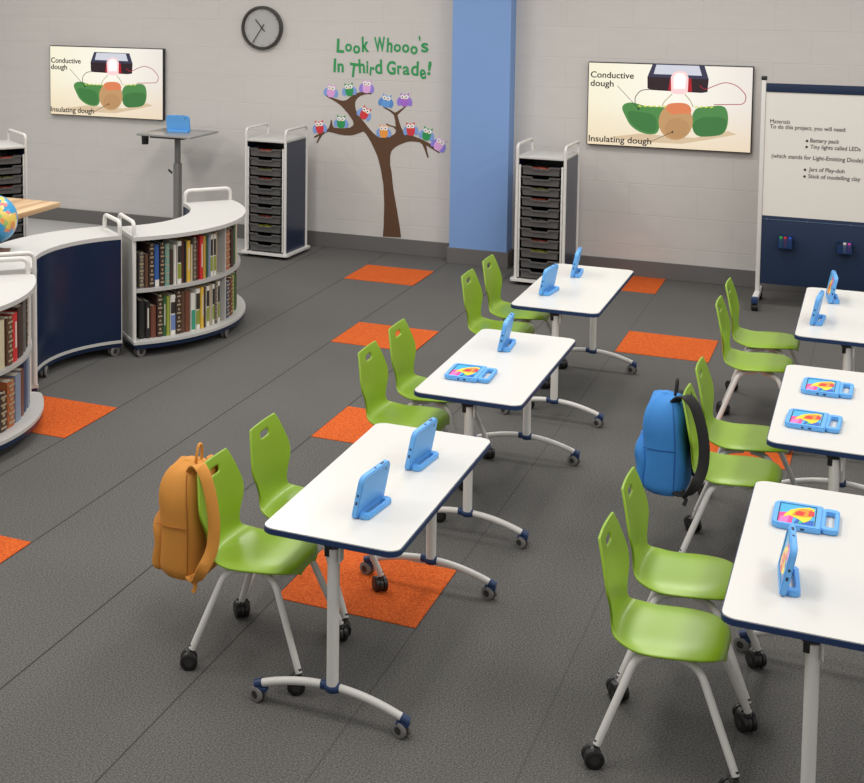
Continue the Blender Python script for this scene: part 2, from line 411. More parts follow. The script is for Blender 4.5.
    shape(ell(472, 320, 82, 87), (210, 164, 112), 'picture_dough'); shape(ell(480, 352, 60, 48), (200, 154, 104), 'picture_dough_shade')
    shape([(418, 262), (430, 236), (480, 230), (528, 234), (548, 262), (540, 285), (500, 280), (455, 290)], (240, 140, 92), 'picture_dough_glow')
    for x0 in range(290, 425, 24): shape([(x0, 244), (x0+15, 248), (x0+15, 254), (x0, 250)], (226, 232, 80), 'picture_dash')
    for x0 in range(560, 650, 24): shape([(x0, 248), (x0+15, 245), (x0+15, 251), (x0, 254)], (226, 232, 80), 'picture_dash')
    line([(184, 152), (238, 206), (292, 262)], .0022, (40, 38, 36), 'picture_pointer'); shape(ell(292, 262, 5, 5, 8), (40, 38, 36), 'picture_pointer_dot')
    line([(358, 416), (408, 392), (458, 369)], .0022, (40, 38, 36), 'picture_pointer'); shape(ell(458, 369, 5, 5, 8), (40, 38, 36), 'picture_pointer_dot')
    for body, px, py, w in (('Conductive', 52, 112, 212), ('dough', 52, 153, 114), ('Insulating dough', 49, 420, 308)):
        u, v = U(px, py); text_obj('caption', body, flat((38, 36, 36), .8), scr, u, -.0765, v, height=.060, width=w/791*W, offset=.0012)
    return t
make_screen(-8.640, 'wall screen with dough slide, left one, above the small standing desk', .075, .92)
make_screen(-2.570, 'wall screen with dough slide, right one, between the blue pillar and whiteboard')

# ------------------------------------------------------------------ clock
t = thing('wall_clock', 'round black-rimmed wall clock above the tray tower', 'clock', (-5.99, WY, 2.31))
b = MB(); b.lathe([(.235, 0), (.235, .05), (.225, .062), (.212, .062), (.205, .05), (.205, 0)], (0, 0, 0), 40, (0, -1, 0)); b.build('rim', M['clock_rim'], t)
b = MB(); b.lathe([(.204, .0), (.204, .030), (.0, .031)][:2], (0, 0, 0), 40, (0, -1, 0)); b.build('dial', M['clock_face'], t)
def hand(a, l, tail, w, y, nm):
    d = Vector((math.sin(a), 0, math.cos(a))); b = MB(); b.tube([d*-tail+Vector((0, y, 0)), d*l+Vector((0, y, 0))], w, 4); b.build(nm, M['clock_rim'], t)
hand(rad(-40), .115, .05, .006, -.036, 'hour_hand'); hand(rad(213), .19, .05, .0045, -.042, 'minute_hand')
b = MB(); 
for k in range(12):
    d = Vector((math.sin(k*PI/6), 0, math.cos(k*PI/6))); b.box(d*.185+Vector((0, -.0305, 0)), (.006, .001, .022), rot=Matrix.Rotation(k*PI/6, 3, 'Y'))
b.build('hour_marks', flat((120, 118, 116)), t)

# ------------------------------------------------------------------ owl tree stickers
def Z2(x, y): return on_wall(300+x/5.76, 75+y/5.76, WY)
tree = [(375+.0, 0)]
tree = [Z2(*p) for p in [(460, 518), (447, 470), (430, 430), (412, 392), (395, 362), (380, 338), (365, 325), (340, 335), (315, 344), (290, 348), (260, 347), (230, 343), (200, 335), (165, 327), (145, 333), (130, 345), (100, 393), (94, 388), (112, 350), (85, 362), (81, 354), (110, 338), (150, 318), (166, 306), (174, 285), (178, 260), (183, 258), (188, 290), (195, 303), (240, 308), (288, 303), (305, 292), (309, 280), (304, 262), (280, 225), (240, 180), (215, 160), (190, 145), (165, 131), (150, 122), (150, 115), (170, 122), (200, 135), (230, 145), (250, 148), (270, 143), (290, 127), (310, 112), (328, 104), (350, 98), (380, 98), (412, 105), (412, 111), (385, 110), (370, 113), (350, 120), (335, 130), (323, 145), (318, 160), (318, 180), (322, 200), (335, 230), (365, 265), (400, 310), (420, 332), (440, 350), (458, 359), (475, 362), (500, 359), (520, 352), (538, 344), (550, 333), (553, 318), (540, 302), (515, 294), (495, 285), (497, 278), (525, 290), (552, 297), (548, 260), (540, 230), (525, 215), (510, 205), (478, 186), (480, 180), (500, 189), (520, 200), (548, 216), (570, 205), (605, 180), (609, 184), (580, 212), (562, 230), (568, 255), (575, 280), (583, 302), (595, 325), (605, 338), (625, 345), (650, 350), (700, 370), (750, 395), (805, 446), (802, 452), (760, 425), (728, 405), (733, 440), (742, 474), (735, 478), (718, 430), (705, 400), (690, 388), (665, 384), (640, 382), (615, 386), (590, 395), (570, 403), (550, 415), (535, 428), (525, 442), (519, 470), (520, 518)]]
tree += [on_wall(x, y, WY) for x, y in ((391.5, 172), (393.5, 190), (397, 210), (400, 228), (401, 237.5), (383, 236.5), (383.7, 225), (384.3, 205), (383.5, 185), (381, 170))]
b = MB(); b.prism(tree, WY-.0005, WY-.003, lambda x, z, y: (x, y, z))
tag(b.build('tree_sticker', M['bark'], smooth=0), 'brown tree wall sticker with bare curling branches', 'sticker')
PAL = dict(pink=(222, 160, 220), violet=(190, 120, 214), green=(40, 150, 84), blue=(96, 156, 220), purple=(166, 104, 206), red=(214, 54, 62), orange=(240, 154, 62), lilac=(226, 170, 224))
def owl(x, y, body, wing, tilt, label):
    cx, cz = Z2(x, y)
    t = thing('owl_sticker', label, 'sticker', (cx, WY, cz), 0, 'owl stickers on the tree'); t.rotation_euler.y = rad(tilt)
    S = .074
    def sh(pts, rgb, lay, nm):
        b = MB(); b.prism([(a*S, c*S) for a, c in pts], 0, -.0036-.0006*lay, lambda u, v, y: (u, y, v)); b.build(nm, flat(rgb), t, smooth=0)
    el = lambda cx, cy, a, c, r=0, n=18: [(cx+a*math.cos(q)*math.cos(r)-c*math.sin(q)*math.sin(r), cy+a*math.cos(q)*math.sin(r)+c*math.sin(q)*math.cos(r)) for q in (2*PI*k/n for k in range(n))]
    for s in (-1, 1): sh(el(.66*s, -.25, .42, .64, .3*s), wing, 0, 'wing')
    sh([(-.3, -.95), (-.55, -.6), (-.62, -.1), (-.55, .35), (-.62, .95), (-.3, .72), (.3, .72), (.62, .95), (.55, .35), (.62, -.1), (.55, -.6), (.3, -.95)], body, 1, 'body')
    for s in (-1, 1):
        sh(el(.29*s, .38, .30, .30), (244, 240, 236), 2, 'eye'); sh(el(.27*s-.04, .36, .10, .10, n=10), (40, 34, 40), 3, 'pupil')
    sh([(-.1, .2), (.1, .2), (0, -.05)], (240, 190, 70), 3, 'beak')
WB = (128, 162, 220)
for a in [(180, 90, PAL['pink'], WB, 8, 'pink owl sticker with blue wings, leftmost on the top branch'),
          (283, 83, PAL['green'], WB, -8, 'green owl sticker with blue wings on the top branch fork'),
          (385, 65, PAL['lilac'], (150, 130, 220), 4, 'lilac owl sticker with violet wings, at the highest branch tip'),
          (497, 148, PAL['blue'], (86, 140, 206), 10, 'all-blue owl sticker on the small right twig'),
          (603, 142, PAL['purple'], (150, 120, 216), 0, 'purple owl sticker at the right twig tip'),
          (375, 218, PAL['red'], WB, 28, 'red owl sticker tilted against the middle of the trunk'),
          (113, 298, PAL['red'], WB, -8, 'red owl sticker at the far left branch end'),
          (237, 268, PAL['green'], WB, 0, 'green owl sticker on the left lower branch'),
          (483, 322, PAL['orange'], WB, 0, 'orange owl sticker in the fork above the trunk'),
          (638, 310, PAL['red'], WB, -4, 'red owl sticker on the right lower branch'),
          (732, 338, PAL['green'], WB, 14, 'green owl sticker on the right drooping branch'),
          (803, 398, PAL['lilac'], (140, 130, 216), 30, 'lilac owl sticker tilted at the right branch tip')]: owl(*a)

# lettering: each sticker letter keeps its own tilt
t = thing('wall_lettering', 'green wall lettering above the owl tree', 'sticker', (0, WY, 0))
def letters(chars):
    for ch, px0, px1, py0, py1, rot in chars:
        x0, z0 = on_wall(300+px0/5.76, 20+py1/5.76, WY); x1, z1 = on_wall(300+px1/5.76, 20+py0/5.76, WY)
        me = text_mb(ch, 1, .004, .020 if ch in 'eads' else .029)
        xs = [v.co.x for v in me.vertices]; ys = [v.co.y for v in me.vertices]
        w0, h0, xa, ya = max(xs)-min(xs), max(ys)-min(ys), min(xs), min(ys)
        r = rad(rot)
        for v in me.vertices:
            u, w = ((v.co.x-xa)/w0-.5)*(x1-x0), ((v.co.y-ya)/h0-.5)*(z1-z0)
            v.co = Vector((u*math.cos(r)-w*math.sin(r), -.0025-v.co.z*.3, u*math.sin(r)+w*math.cos(r)))
        me.materials.clear(); me.materials.append(M['lettering'])
        nm = 'letter' if ch.isalpha() else 'punctuation_mark'
        o = bpy.data.objects.new(nm, me); me.name = nm; COL.objects.link(o); o.parent = t; o.location = ((x0+x1)/2, 0, (z0+z1)/2)
letters([('L', 212, 256, 108, 188, -2), ('o', 260, 300, 136, 182, 0), ('o', 306, 347, 146, 193, 0), ('k', 356, 398, 96, 184, 2),
         ('W', 428, 492, 98, 182, 3), ('h', 500, 534, 104, 186, -2), ('o', 540, 582, 138, 184, 0), ('o', 588, 630, 140, 188, 0), ('o', 636, 678, 150, 197, 0), ("'", 684, 694, 92, 120, 8), ('s', 698, 740, 132, 186, 4),
         ('I', 194, 208, 222, 300, -2), ('n', 216, 252, 250, 300, 2), ('T', 284, 334, 248, 328, -6), ('h', 338, 374, 226, 306, 4), ('i', 382, 394, 236, 306, 0), ('r', 402, 428, 270, 320, -4), ('d', 432, 474, 228, 310, 2),
         ('G', 500, 552, 236, 314, 0), ('r', 560, 588, 262, 312, 4), ('a', 592, 632, 266, 316, 0), ('d', 640, 684, 238, 320, -2), ('e', 690, 726, 284, 340, 8), ('!', 736, 756, 238, 318, -6)])

# ------------------------------------------------------------------ casters
def caster(name, parent, x, y, r, w, mats, ang=0, top=None):
    """twin-wheel caster under (x, y): mats = tread, hub"""
    b = MB(); A = Vector((math.cos(ang), math.sin(ang), 0)); off = Vector((-A.y, A.x, 0))*r*.35
    c = Vector((x, y, r))+off
    b.mi = 0
    for s in (-1, 1): b.disc_wheel(c+A*s*w*.32, A, r, w*.36)
    b.mi = 1
    b.cyl(c-A*w*.52, c+A*w*.52, r*.5, 14)
    b.cyl(c-A*w*.12, c+A*w*.12, r*.9, 18)
    b.cyl((x, y, r*1.1), (x, y, top or r*2.35), r*.28, 10)
    b.box((x+off.x*.5, y+off.y*.5, r*1.85), (r*.9, r*.9, r*.35), r*.12)
    return b.build(name, mats, parent)

# ------------------------------------------------------------------ tables
TW, TL, TH = .572, 1.462, .757
def make_table(loc, label):
    t = thing('training_table', label, 'table', loc, 0, 'white nesting tables')
    x, y = TW/2, TL/2
    b = MB(); b.prism(rrect(-x+.004, -y+.004, x-.004, y-.004, .052, 8), TH-.004, TH); b.build('tabletop', M['white_laminate'], t)
    b = MB(); o = rrect(-x, -y, x, y, .055, 8); o2 = rrect(-x+.003, -y+.003, x-.003, y-.003, .052, 8)
    b.ring(o, [(p[0]*.97, p[1]*.99) for p in o], TH-.025, TH-.0045); b.prism(o2, TH-.027, TH-.0045); b.build('edge_band', M['navy_edge'], t)
    for s in (-1, 1):
        yy = s*(y-.055)
        b = MB(); b.tube([(.008, yy, .14), (.008, yy, TH-.05)], .030, 16, sx=.78, up=(0, 1, 0)); b.build('leg', M['white_metal'], t)
        b = MB(); b.box((-.010, yy-.024, TH-.055), (.024, .008, .055), .003); b.box((0, yy, TH-.036), (.055, .05, .018), .004)
        b.build('hinge', M['black'], t)
        b = MB(); b.box((.040, yy-.004, TH-.065), (.006, .05, .07), .002); b.build('hinge_plate', M['white_metal'], t)
        pts = []
        for k in range(17):
            u = -1+2*k/16; pts.append((u*.312, yy, .074+.064*(1-u*u)))
        b = MB(); b.tube(pts, .0165, 12); ft = b.build('foot', M['white_metal'], t)
        b = MB(); b.lathe([(.028, 0), (.034, .012), (.034, .022), (.030, .028)], (.008, yy, .120), 20)
        b.tube([pts[7], pts[8], pts[9]], .0195, 12); b.build('collar', M['navy_edge'], ft)
        for e in (-1, 1):
            b = MB(); d = Vector(pts[-1 if e > 0 else 0])-Vector(pts[-2 if e > 0 else 1]); d.normalize(); p = Vector(pts[-1 if e > 0 else 0])
            b.tube([p-d*.022, p+d*.012], .0190, 12); b.box(p+Vector((-e*.014, 0, -.016)), (.052, .034, .02), .006); b.build('end_cap', M['navy_edge'], ft)
            caster('caster', ft, e*.302, yy, .032, .048, [M['tread'], M['hub']], rad(68), .068)
    b = MB(); b.box((0, 0, TH-.046), (.05, TL-.16, .026), .004); b.build('crossbar', M['white_metal'], t)
    return t
T_Y = [5.805, 7.818, 9.955]; LXC, RXC = -1.884, -.164
rows = ['nearest', 'middle', 'farthest']
t0 = make_table((LXC, T_Y[0], 0), 'white table, nearest of the left row, holding two upright blue tablets')
dup(t0, (LXC, T_Y[1], 0), 0, 'white table, middle of the left row, holding one upright and one flat blue tablet')
dup(t0, (LXC, T_Y[2], 0), 0, 'white table, farthest of the left row, beside the right tray tower')
dup(t0, (RXC, T_Y[0], 0), 0, 'white table, nearest of the right row, cut by the lower right frame edge')
dup(t0, (RXC, T_Y[1], 0), 0, 'white table, middle of the right row, holding two flat blue tablets')
dup(t0, (RXC, T_Y[2], 0), 0, 'white table, farthest of the right row, in front of the whiteboard')

# ------------------------------------------------------------------ chairs
def interp(tab, s):
    for i in range(len(tab)-1):
        a, b = tab[i], tab[i+1]
        if s <= b[0]:
            u = (s-a[0])/(b[0]-a[0]) if b[0] > a[0] else 0
            return [a[k]+(b[k]-a[k])*u for k in range(1, len(a))]
    return list(tab[-1][1:])
def make_chair(loc, label):
    t = thing('school_chair', label, 'chair', loc, 0, 'green school chairs')
    # profile: x, z, half width, cross curve (edge offset: up for the seat, forward for the back)
    P = [(.180, .434, .080, 0, 0), (.180, .448, .098, 0, 0), (.170, .462, .148, 0, 0), (.142, .470, .190, 0, -.001), (.10, .471, .214, 0, 0), (.03, .466, .226, 0, .002),
         (-.04, .459, .228, 0, .003), (-.11, .453, .222, 0, .004), (-.165, .452, .208, .002, .006), (-.205, .461, .186, .008, .008), (-.226, .484, .166, .014, .005),
         (-.234, .522, .160, .018, 0), (-.236, .566, .178, .020, 0), (-.239, .608, .210, .024, 0), (-.244, .646, .228, .022, 0), (-.250, .684, .222, .020, 0),
         (-.256, .718, .207, .016, 0), (-.260, .744, .195, .014, 0), (-.263, .760, .187, .012, 0), (-.269, .788, .173, .010, 0), (-.273, .806, .162, .008, 0), (-.278, .827, .149, .006, 0), (-.279, .832, .145, .006, 0)]
    cols = [-1, -.96, -.8, -.6, -.42, -.26, -.12, 0, .12, .26, .42, .6, .8, .96, 1]
    bm = bmesh.new(); G = []
    for x, z, hw, ex, ez in P:
        G.append([bm.verts.new((x+ex*abs(u)**2, u*hw, z+ez*abs(u)**2-(.014*abs(u)**6 if x > -.12 else 0))) for u in cols])
    for i in range(len(P)-1):
        for j in range(len(cols)-1):
            if i == 18 and 5 <= j <= 8: continue
            bm.faces.new((G[i][j], G[i][j+1], G[i+1][j+1], G[i+1][j]))
    b = MB(); b.bm.free(); b.bm = bm
    o = b.build('seat_shell', M['green'], t, smooth=180)
    so = o.modifiers.new('s', 'SOLIDIFY'); so.thickness = .011; so.offset = -1
    ss = o.modifiers.new('u', 'SUBSURF'); ss.levels = 2; ss.render_levels = 2
    bake(o)
    b = MB(); b.box((-.015, 0, .433), (.20, .30, .014), .004); b.build('seat_bracket', M['white_metal'], t)
    for sy in (-1, 1):
        for (x0, x1, nm) in ((-.115, -.238, 'leg'), (.108, .246, 'leg')):
            yb = .262 if x1 < 0 else .248
            pts = fillet([(x0*.2, sy*.125, .424), (x0, sy*.185, .424), (x1, sy*yb, .084)], .055, 6)
            b = MB(); b.tube(pts, .0148, 10); lg = b.build('leg', M['white_metal'], t)
            caster('caster', lg, x1, sy*yb, .037, .060, [M['black'], M['hub']], rad(40 if sy > 0 else 115), .105)
    return t
CH = [(-2.305, 5.51, 'green chair at the nearest left table with an orange backpack hung on its back'),
      (-2.305, 6.07, 'green chair behind the chair with the orange backpack, at the nearest left table'),
      (-2.295, 7.55, 'green chair at the middle left table, nearer of that pair'),
      (-2.305, 8.12, 'green chair at the middle left table, farther of that pair'),
      (-2.305, 9.72, 'green chair at the farthest left table, nearer of that pair'),
      (-2.302, 10.28, 'green chair at the farthest left table, farther of that pair, by the tray tower'),
      (-.630, 5.53, 'green chair at the nearest right table, closest to the frame bottom'),
      (-.638, 6.095, 'green chair at the nearest right table, just below the blue backpack'),
      (-.575, 7.50, 'green chair at the middle right table with a blue backpack hung on its back'),
      (-.578, 8.06, 'green chair just behind the chair with the blue backpack'),
      (-.642, 9.65, 'green chair at the farthest right table, nearer of that pair'),
      (-.642, 10.245, 'green chair at the farthest right table, farther of that pair, near the whiteboard')]
c0 = None
for x, y, lab in CH:
    if c0 is None: c0 = make_chair((x-.012, y, 0), lab)
    else: dup(c0, (x-.012, y, 0), 0, lab)

# ------------------------------------------------------------------ backpacks
def make_pack(loc, label, body, seam, strap, loop):
    t = thing('backpack', label, 'backpack', loc, 0, 'backpacks on chairs')
    def loft(x0, x1, hy, z0, z1, flat_=.55, name='body', pw=4.0, lean=0):
        n, m = 22, 28; b = MB(); rings = []
        for i in range(n+1):
            u = i/n; z = z0+(z1-z0)*u
            lo = min(1, u/.10); k = math.sqrt(max(0, 1-(1-lo)**2))*.14+.86
            hi = max(0, (u-flat_)/(1-flat_)); kh = math.sqrt(max(.0, 1-hi**2.2))
            k2 = k*(kh*.86+.14) if hi > 0 else k
            kx = k*(math.sqrt(max(0, 1-hi**3.4))*.72+.28)
            r = []
            for j in range(m):
                a = 2*PI*j/m; c, s = math.cos(a), math.sin(a); q = 2/pw
                r.append(b.bm.verts.new(((x0+x1)/2+lean*u+(x1-x0)/2*kx*math.copysign(abs(c)**q, c)+.006*math.sin(9*u+3*s), hy*k2*math.copysign(abs(s)**q, s), z+.004*math.sin(5*a))))
            rings.append(r)
        for i in range(n):
            for j in range(m): b.bm.faces.new((rings[i][j], rings[i][(j+1) % m], rings[i+1][(j+1) % m], rings[i+1][j]))
        b.bm.faces.new(rings[0][::-1]); b.bm.faces.new(rings[-1])
        return b.build(name, body, t, smooth=50)
    loft(-.468, -.258, .157, .318, .812, .62, lean=-.012)
    loft(-.515, -.440, .126, .330, .590, .5, 'front_pocket', 3.0)
    for s in (-1, 1):
        b = MB(); b.tube(fillet([(-.315, s*.153, .35), (-.310, s*.159, .56), (-.318, s*.157, .69), (-.332, s*.122, .785)], .1), .0028, 6); b.build('piping', seam, t)
        b = MB(); b.tube([(-.465, s*.147, .555), (-.40, s*.160, .553), (-.312, s*.160, .557)], .0028, 6); b.build('pocket_seam', seam, t)
    for s in (-1, 1):
        if s < 0: pts = fillet([(-.330, -.080, .785), (-.300, -.100, .826), (-.262, -.135, .842), (-.222, -.158, .805), (-.190, -.172, .72), (-.168, -.185, .61), (-.172, -.200, .50), (-.205, -.240, .42), (-.240, -.215, .362), (-.285, -.170, .345), (-.310, -.150, .345)], .06, 5)
        else: pts = fillet([(-.330, .085, .785), (-.300, .10, .805), (-.272, .11, .74), (-.256, .12, .55), (-.256, .14, .40), (-.300, .145, .345)], .04, 5)
        n = len(pts); b = MB(); b.ribbon(pts, (1, .35*-s, .25), .05, .010, [.052-.022*max(0, (i/n-.68)/.32) for i in range(n)])
        sp = b.build('shoulder_strap', strap, t)
        yy = -.200 if s < 0 else .14
        b = MB(); b.box((-.275 if s > 0 else -.255, yy, .365), (.040, .012, .030), .004, rot=Matrix.Rotation(rad(40), 3, 'Y')); b.ribbon([(-.27, yy*1.02, .365), (-.245, yy*1.06, .340), (-.255, yy*1.08, .31)], (1, 0, .3), .02, .003); b.build('buckle', strap, sp)
    b = MB(); b.tube(fillet([(-.335, -.026, .795), (-.330, -.030, .84), (-.328, -.014, .885), (-.328, .014, .885), (-.330, .030, .84), (-.335, .026, .795)], .03, 5), .0068, 8); b.build('grab_loop', loop, t)
    return t
make_pack((-2.317, 5.51, 0), 'orange canvas backpack hung on the nearest left chair', M['orange_bag'], M['seam_o'], M['orange_bag'], M['orange_bag'])
make_pack((-.572, 7.50, 0), 'blue backpack with black straps hung on a right-row chair', M['blue_bag'], M['seam_b'], M['strap'], M['strap'])

# ------------------------------------------------------------------ tablets in blue foam cases
def screen_art(parent, f):
    """picture: u 0..1 along the long side of the case, v 0..1 from far rim; f(u, v, layer) -> point"""
    def sh(pts, rgb, lay, nm):
        b = MB(); b.prism(pts, lay, lay+1, f); b.build(nm, flat(rgb, 0, .25), parent, smooth=0)
    sh([(0, 0), (1, 0), (1, 1), (0, 1)], (70, 176, 224), 0, 'display')
    sh([(0, .0), (.5, .0), (.62, .42), (.0, .38)], (236, 70, 150), 1, 'picture_patch'); sh([(0, .02), (.3, .05), (.4, .3), (0, .25)], (236, 120, 190), 2, 'picture_patch')
    sh([(.0, .42), (.25, .5), (.28, .98), (.0, .98)], (40, 96, 190), 1, 'picture_patch'); sh([(.02, .55), (.34, .62), (.2, .8)], (70, 196, 130), 2, 'picture_patch')
    sh([(.28, .12), (.4, .28), (.3, .5), (.12, .72), (.25, .84), (.4, .9), (.9, .97), (.96, .8), (.84, .5), (.7, .3), (.45, .16)], (252, 216, 50), 3, 'picture_wing')
    sh([(.42, .36), (.40, .62), (.44, .86), (.86, .92), (.84, .62), (.7, .44)], (250, 150, 40), 4, 'picture_wing')
    sh([(.46, .44), (.46, .66), (.66, .72), (.7, .54), (.58, .44)], (226, 54, 40), 5, 'picture_wing'); sh([(.5, .80), (.78, .82), (.76, .97), (.5, .96)], (228, 60, 60), 5, 'picture_wing')
def make_tablet(standing, loc, label, rotz=0, tilt=0):
    t = thing('tablet', label, 'tablet', loc, rotz, 'tablets in blue cases')
    D, Wd, TK, HL = .182, .268, .024, (.044 if standing else .056)
    if standing:
        a = rad(11+tilt)
        up_, nrm = Vector((math.sin(a), 0, math.cos(a))), Vector((-math.cos(a), 0, math.sin(a)))
        o0 = Vector((0, 0, .002))
    else:
        up_, nrm = Vector((-1, 0, 0)), Vector((0, 0, 1)); o0 = Vector((.052, 0, 0))
    f = lambda w, h, d: o0+up_*h+Vector((0, 1, 0))*w+nrm*d
    hw = Wd/2
    z0, z1 = (-TK/2, TK/2) if standing else (0, TK)
    def slab(e):
        P = []
        for cx, cy, a0, r in ((hw-e, D-e, 0, .034-e), (-hw+e, D-e, 90, .034-e), (-hw+e, e, 180, .010-e), (hw-e, e, 270, .010-e)):
            ux, uy = math.copysign(1, cx), (1 if cy > D/2 else -1)
            P += [(cx-ux*r+r*math.cos(rad(a0+15*k)), cy-uy*r+r*math.sin(rad(a0+15*k))) for k in range(7)]
        return P
    b = MB(); b.prism(slab(0), z0+.004, z1-.004, f); b.prism(slab(.005), z0, z0+.0041, f)
    b.ring(slab(.004), rrect(-hw+.022, .022, hw-.022, D-.02, .006, 6), z1-.0041, z1, f)
    b.build('case', M['blue'], t, smooth=30)
    scr_mb = MB(); scr_mb.prism(rrect(-hw+.0225, .0225, hw-.0225, D-.0205, .005, 3), z1-.0040, z1-.0034, f); sc = scr_mb.build('screen', M['black'], t, smooth=0)
    g = lambda u, v, l: f(-hw+.026+u*(Wd-.052), D-.024-v*(D-.050), z1-.0034+.00035*l)
    screen_art(sc, g)
    b = MB(); b.prism(rrect(hw-.052, D-.034, hw-.040, D-.022, .0055, 4), z0-.0006, z0+.001, f); b.build('camera', M['blue_dark'], t, smooth=0)
    zm = (z0+z1)/2
    for x, w in ((.05, .030), (-.010, .014)):
        b = MB(); b.prism([(x, D-.001), (x+w, D-.001), (x+w, D+.0008), (x, D+.0008)], zm-.004, zm+.005, f); b.build('port', M['blue_dark'], t, smooth=0)
    for h, w in ((.06, .014), (.095, .010)):
        b = MB(); b.prism([(-hw-.0008, h), (-hw+.001, h), (-hw+.001, h+w), (-hw-.0008, h+w)], zm-.004, zm+.004, f); b.build('button', M['blue_dark'], t, smooth=0)
    if standing:
        g2 = lambda x, y, z: (x, y, z); hz0, hz1 = 0, .022; xa = .006
    else:
        g2 = lambda x, y, z: (x+o0.x, y, z); hz0, hz1 = .002, .022; xa = -.004
    n = 6; b = MB()
    out = rrect(xa, -hw+.012, xa+HL+.010, hw-.012, .024, n); inn = rrect(xa+.017, -hw+.050, xa+HL-.007, hw-.050, .008, n)
    b.ring(out, inn, hz0+.003, hz1-.003, g2)
    o3 = rrect(xa+.003, -hw+.015, xa+HL+.007, hw-.015, .021, n); i3 = rrect(xa+.014, -hw+.047, xa+HL-.004, hw-.047, .011, n)
    b.ring(o3, i3, hz0, hz0+.0031, g2); b.ring(o3, i3, hz1-.0031, hz1, g2); b.build('handle', M['blue'], t, smooth=30)
    return t
up0 = make_tablet(True, (-1.847, 5.447, TH), 'upright blue tablet, nearer of two on the nearest left table', rad(-6))
for x, y, rz, lab in [(-1.826, 6.075, -5, 'upright blue tablet, farther of two on the nearest left table'),
                      (-1.955, 8.18, 4, 'upright blue tablet, alone upright on the middle left table'),
                      (-2.030, 9.70, -6, 'upright blue tablet, nearer of two on the farthest left table'),
                      (-1.975, 10.36, 5, 'upright blue tablet, farther of two on the farthest left table'),
                      (-.278, 5.465, 5, 'upright blue tablet standing on the nearest right table'),
                      (-.360, 9.66, -4, 'upright blue tablet, nearer of two on the farthest right table'),
                      (-.300, 10.33, 6, 'upright blue tablet, farther of two on the farthest right table')]:
    dup(up0, (x, y, TH), rad(rz), lab)
fl0 = make_tablet(False, (-.222, 6.125, TH), 'blue tablet lying flat on the nearest right table')
for x, y, rz, lab in [(-1.958, 7.515, 2, 'blue tablet lying flat on the middle left table'),
                      (-.216, 8.10, -1, 'blue tablet lying flat, farther of two on the middle right table'),
                      (-.254, 7.475, -2, 'blue tablet lying flat, nearer of two on the middle right table')]:
    dup(fl0, (x, y, TH), rad(rz), lab)
dup(up0, (-6.735, 13.50, 1.202), rad(-86), 'blue tablet standing on the small grey standing desk')

# ------------------------------------------------------------------ tray towers
def make_tower(loc, rotz, label):
    t = thing('tray_tower', label, 'tray tower', loc, rotz, 'tray towers')
    W, D = .42, .52     # local: front at y=0 facing -y, x centred
    b = MB(); b.prism(rrect(-W/2-.055, -.05, W/2+.055, D+.04, .03, 5), .036, .056); b.build('base_plate', M['white_metal'], t)
    for x in (-.19, .19):
        for y in (.03, D-.06): caster('caster', t, x, y, .0155, .035, [M['black'], M['hub']], .3, .037)
    b = MB(); b.box((0, D/2, 1.200), (W+.02, D+.02, .022), .004); b.build('top', M['grey_top'], t)
    for s in (-1, 1):
        b = MB(); x = s*(W/2+.010)
        b.tube(fillet([(x, .0, .056), (x, .0, 1.318), (x, D, 1.318), (x, D, .056)], .055, 6), .0145, 10); b.build('handle_post', M['white_metal'], t)
        b = MB(); b.box((s*(W/2+.003), D/2, .622), (.012, D-.02, 1.132)); b.build('side_panel', M['navy_panel'], t)
        b = MB(); b.box((s*(W/2-.015), .002, .60), (.016, .018, 1.06), .003); b.build('rail', M['white_metal'], t)
    b = MB(); b.box((0, D-.006, .622), (W, .010, 1.132)); b.build('back_panel', M['inner'], t)
    n = 11; pitch = .0972; w = .352
    for k in range(n):
        z = .072+pitch*k; h = .078
        b = MB()
        prof = [(-w/2+.014, 0), (w/2-.014, 0), (w/2-.004, h), (.085, h), (.068, h-.020), (-.068, h-.020), (-.085, h), (-w/2+.004, h)]
        b.prism([(x, z+y) for x, y in prof], 0.000, .006, lambda x, zz, y: (x, y-.006, zz))
        lip = [(-w/2-.004, h-.012), (-.092, h-.012), (-.076, h-.032), (.076, h-.032), (.092, h-.012), (w/2+.004, h-.012), (w/2+.004, h+.002), (.084, h+.002), (.068, h-.018), (-.068, h-.018), (-.084, h+.002), (-w/2-.004, h+.002)]
        b.prism([(x, z+y) for x, y in lip], -.022, -.005, lambda x, zz, y: (x, y, zz))
        for s in (-1, 1): b.box((s*(w/2-.010), .21, z+h/2), (.005, .42, h))
        b.box((0, .21, z+.003), (w-.02, .42, .005)); b.box((0, .42, z+h/2), (w-.02, .005, h))
        tr = b.build('tray', M['tray'], t, smooth=0)
        cl = {10: (190, 90, 70), 8: (170, 170, 100), 7: (200, 90, 70), 3: (180, 90, 70), 2: (190, 190, 60), 5: (120, 110, 110)}.get(k)
        if cl:
            b = MB()
            for q in range(6): b.box((-.13+.05*q+random.uniform(-.01, .01), .06+.03*(q % 3), z+.034), (.056, .08, .05), .010, rot=Matrix.Rotation(q, 3, 'Z'))
            b.build('supplies', flat(cl), tr)
    return t
tw = make_tower((-5.600, 13.200, 0), rad(-2.5), 'tall tray tower with navy sides left of the owl tree')
dup(tw, (-2.826, 13.170, 0), rad(-2), 'tall tray tower with navy sides right of the blue pillar')
dup(tw, (-7.655, 11.53, 0), rad(52), 'tall tray tower at the left frame edge behind the wooden table')

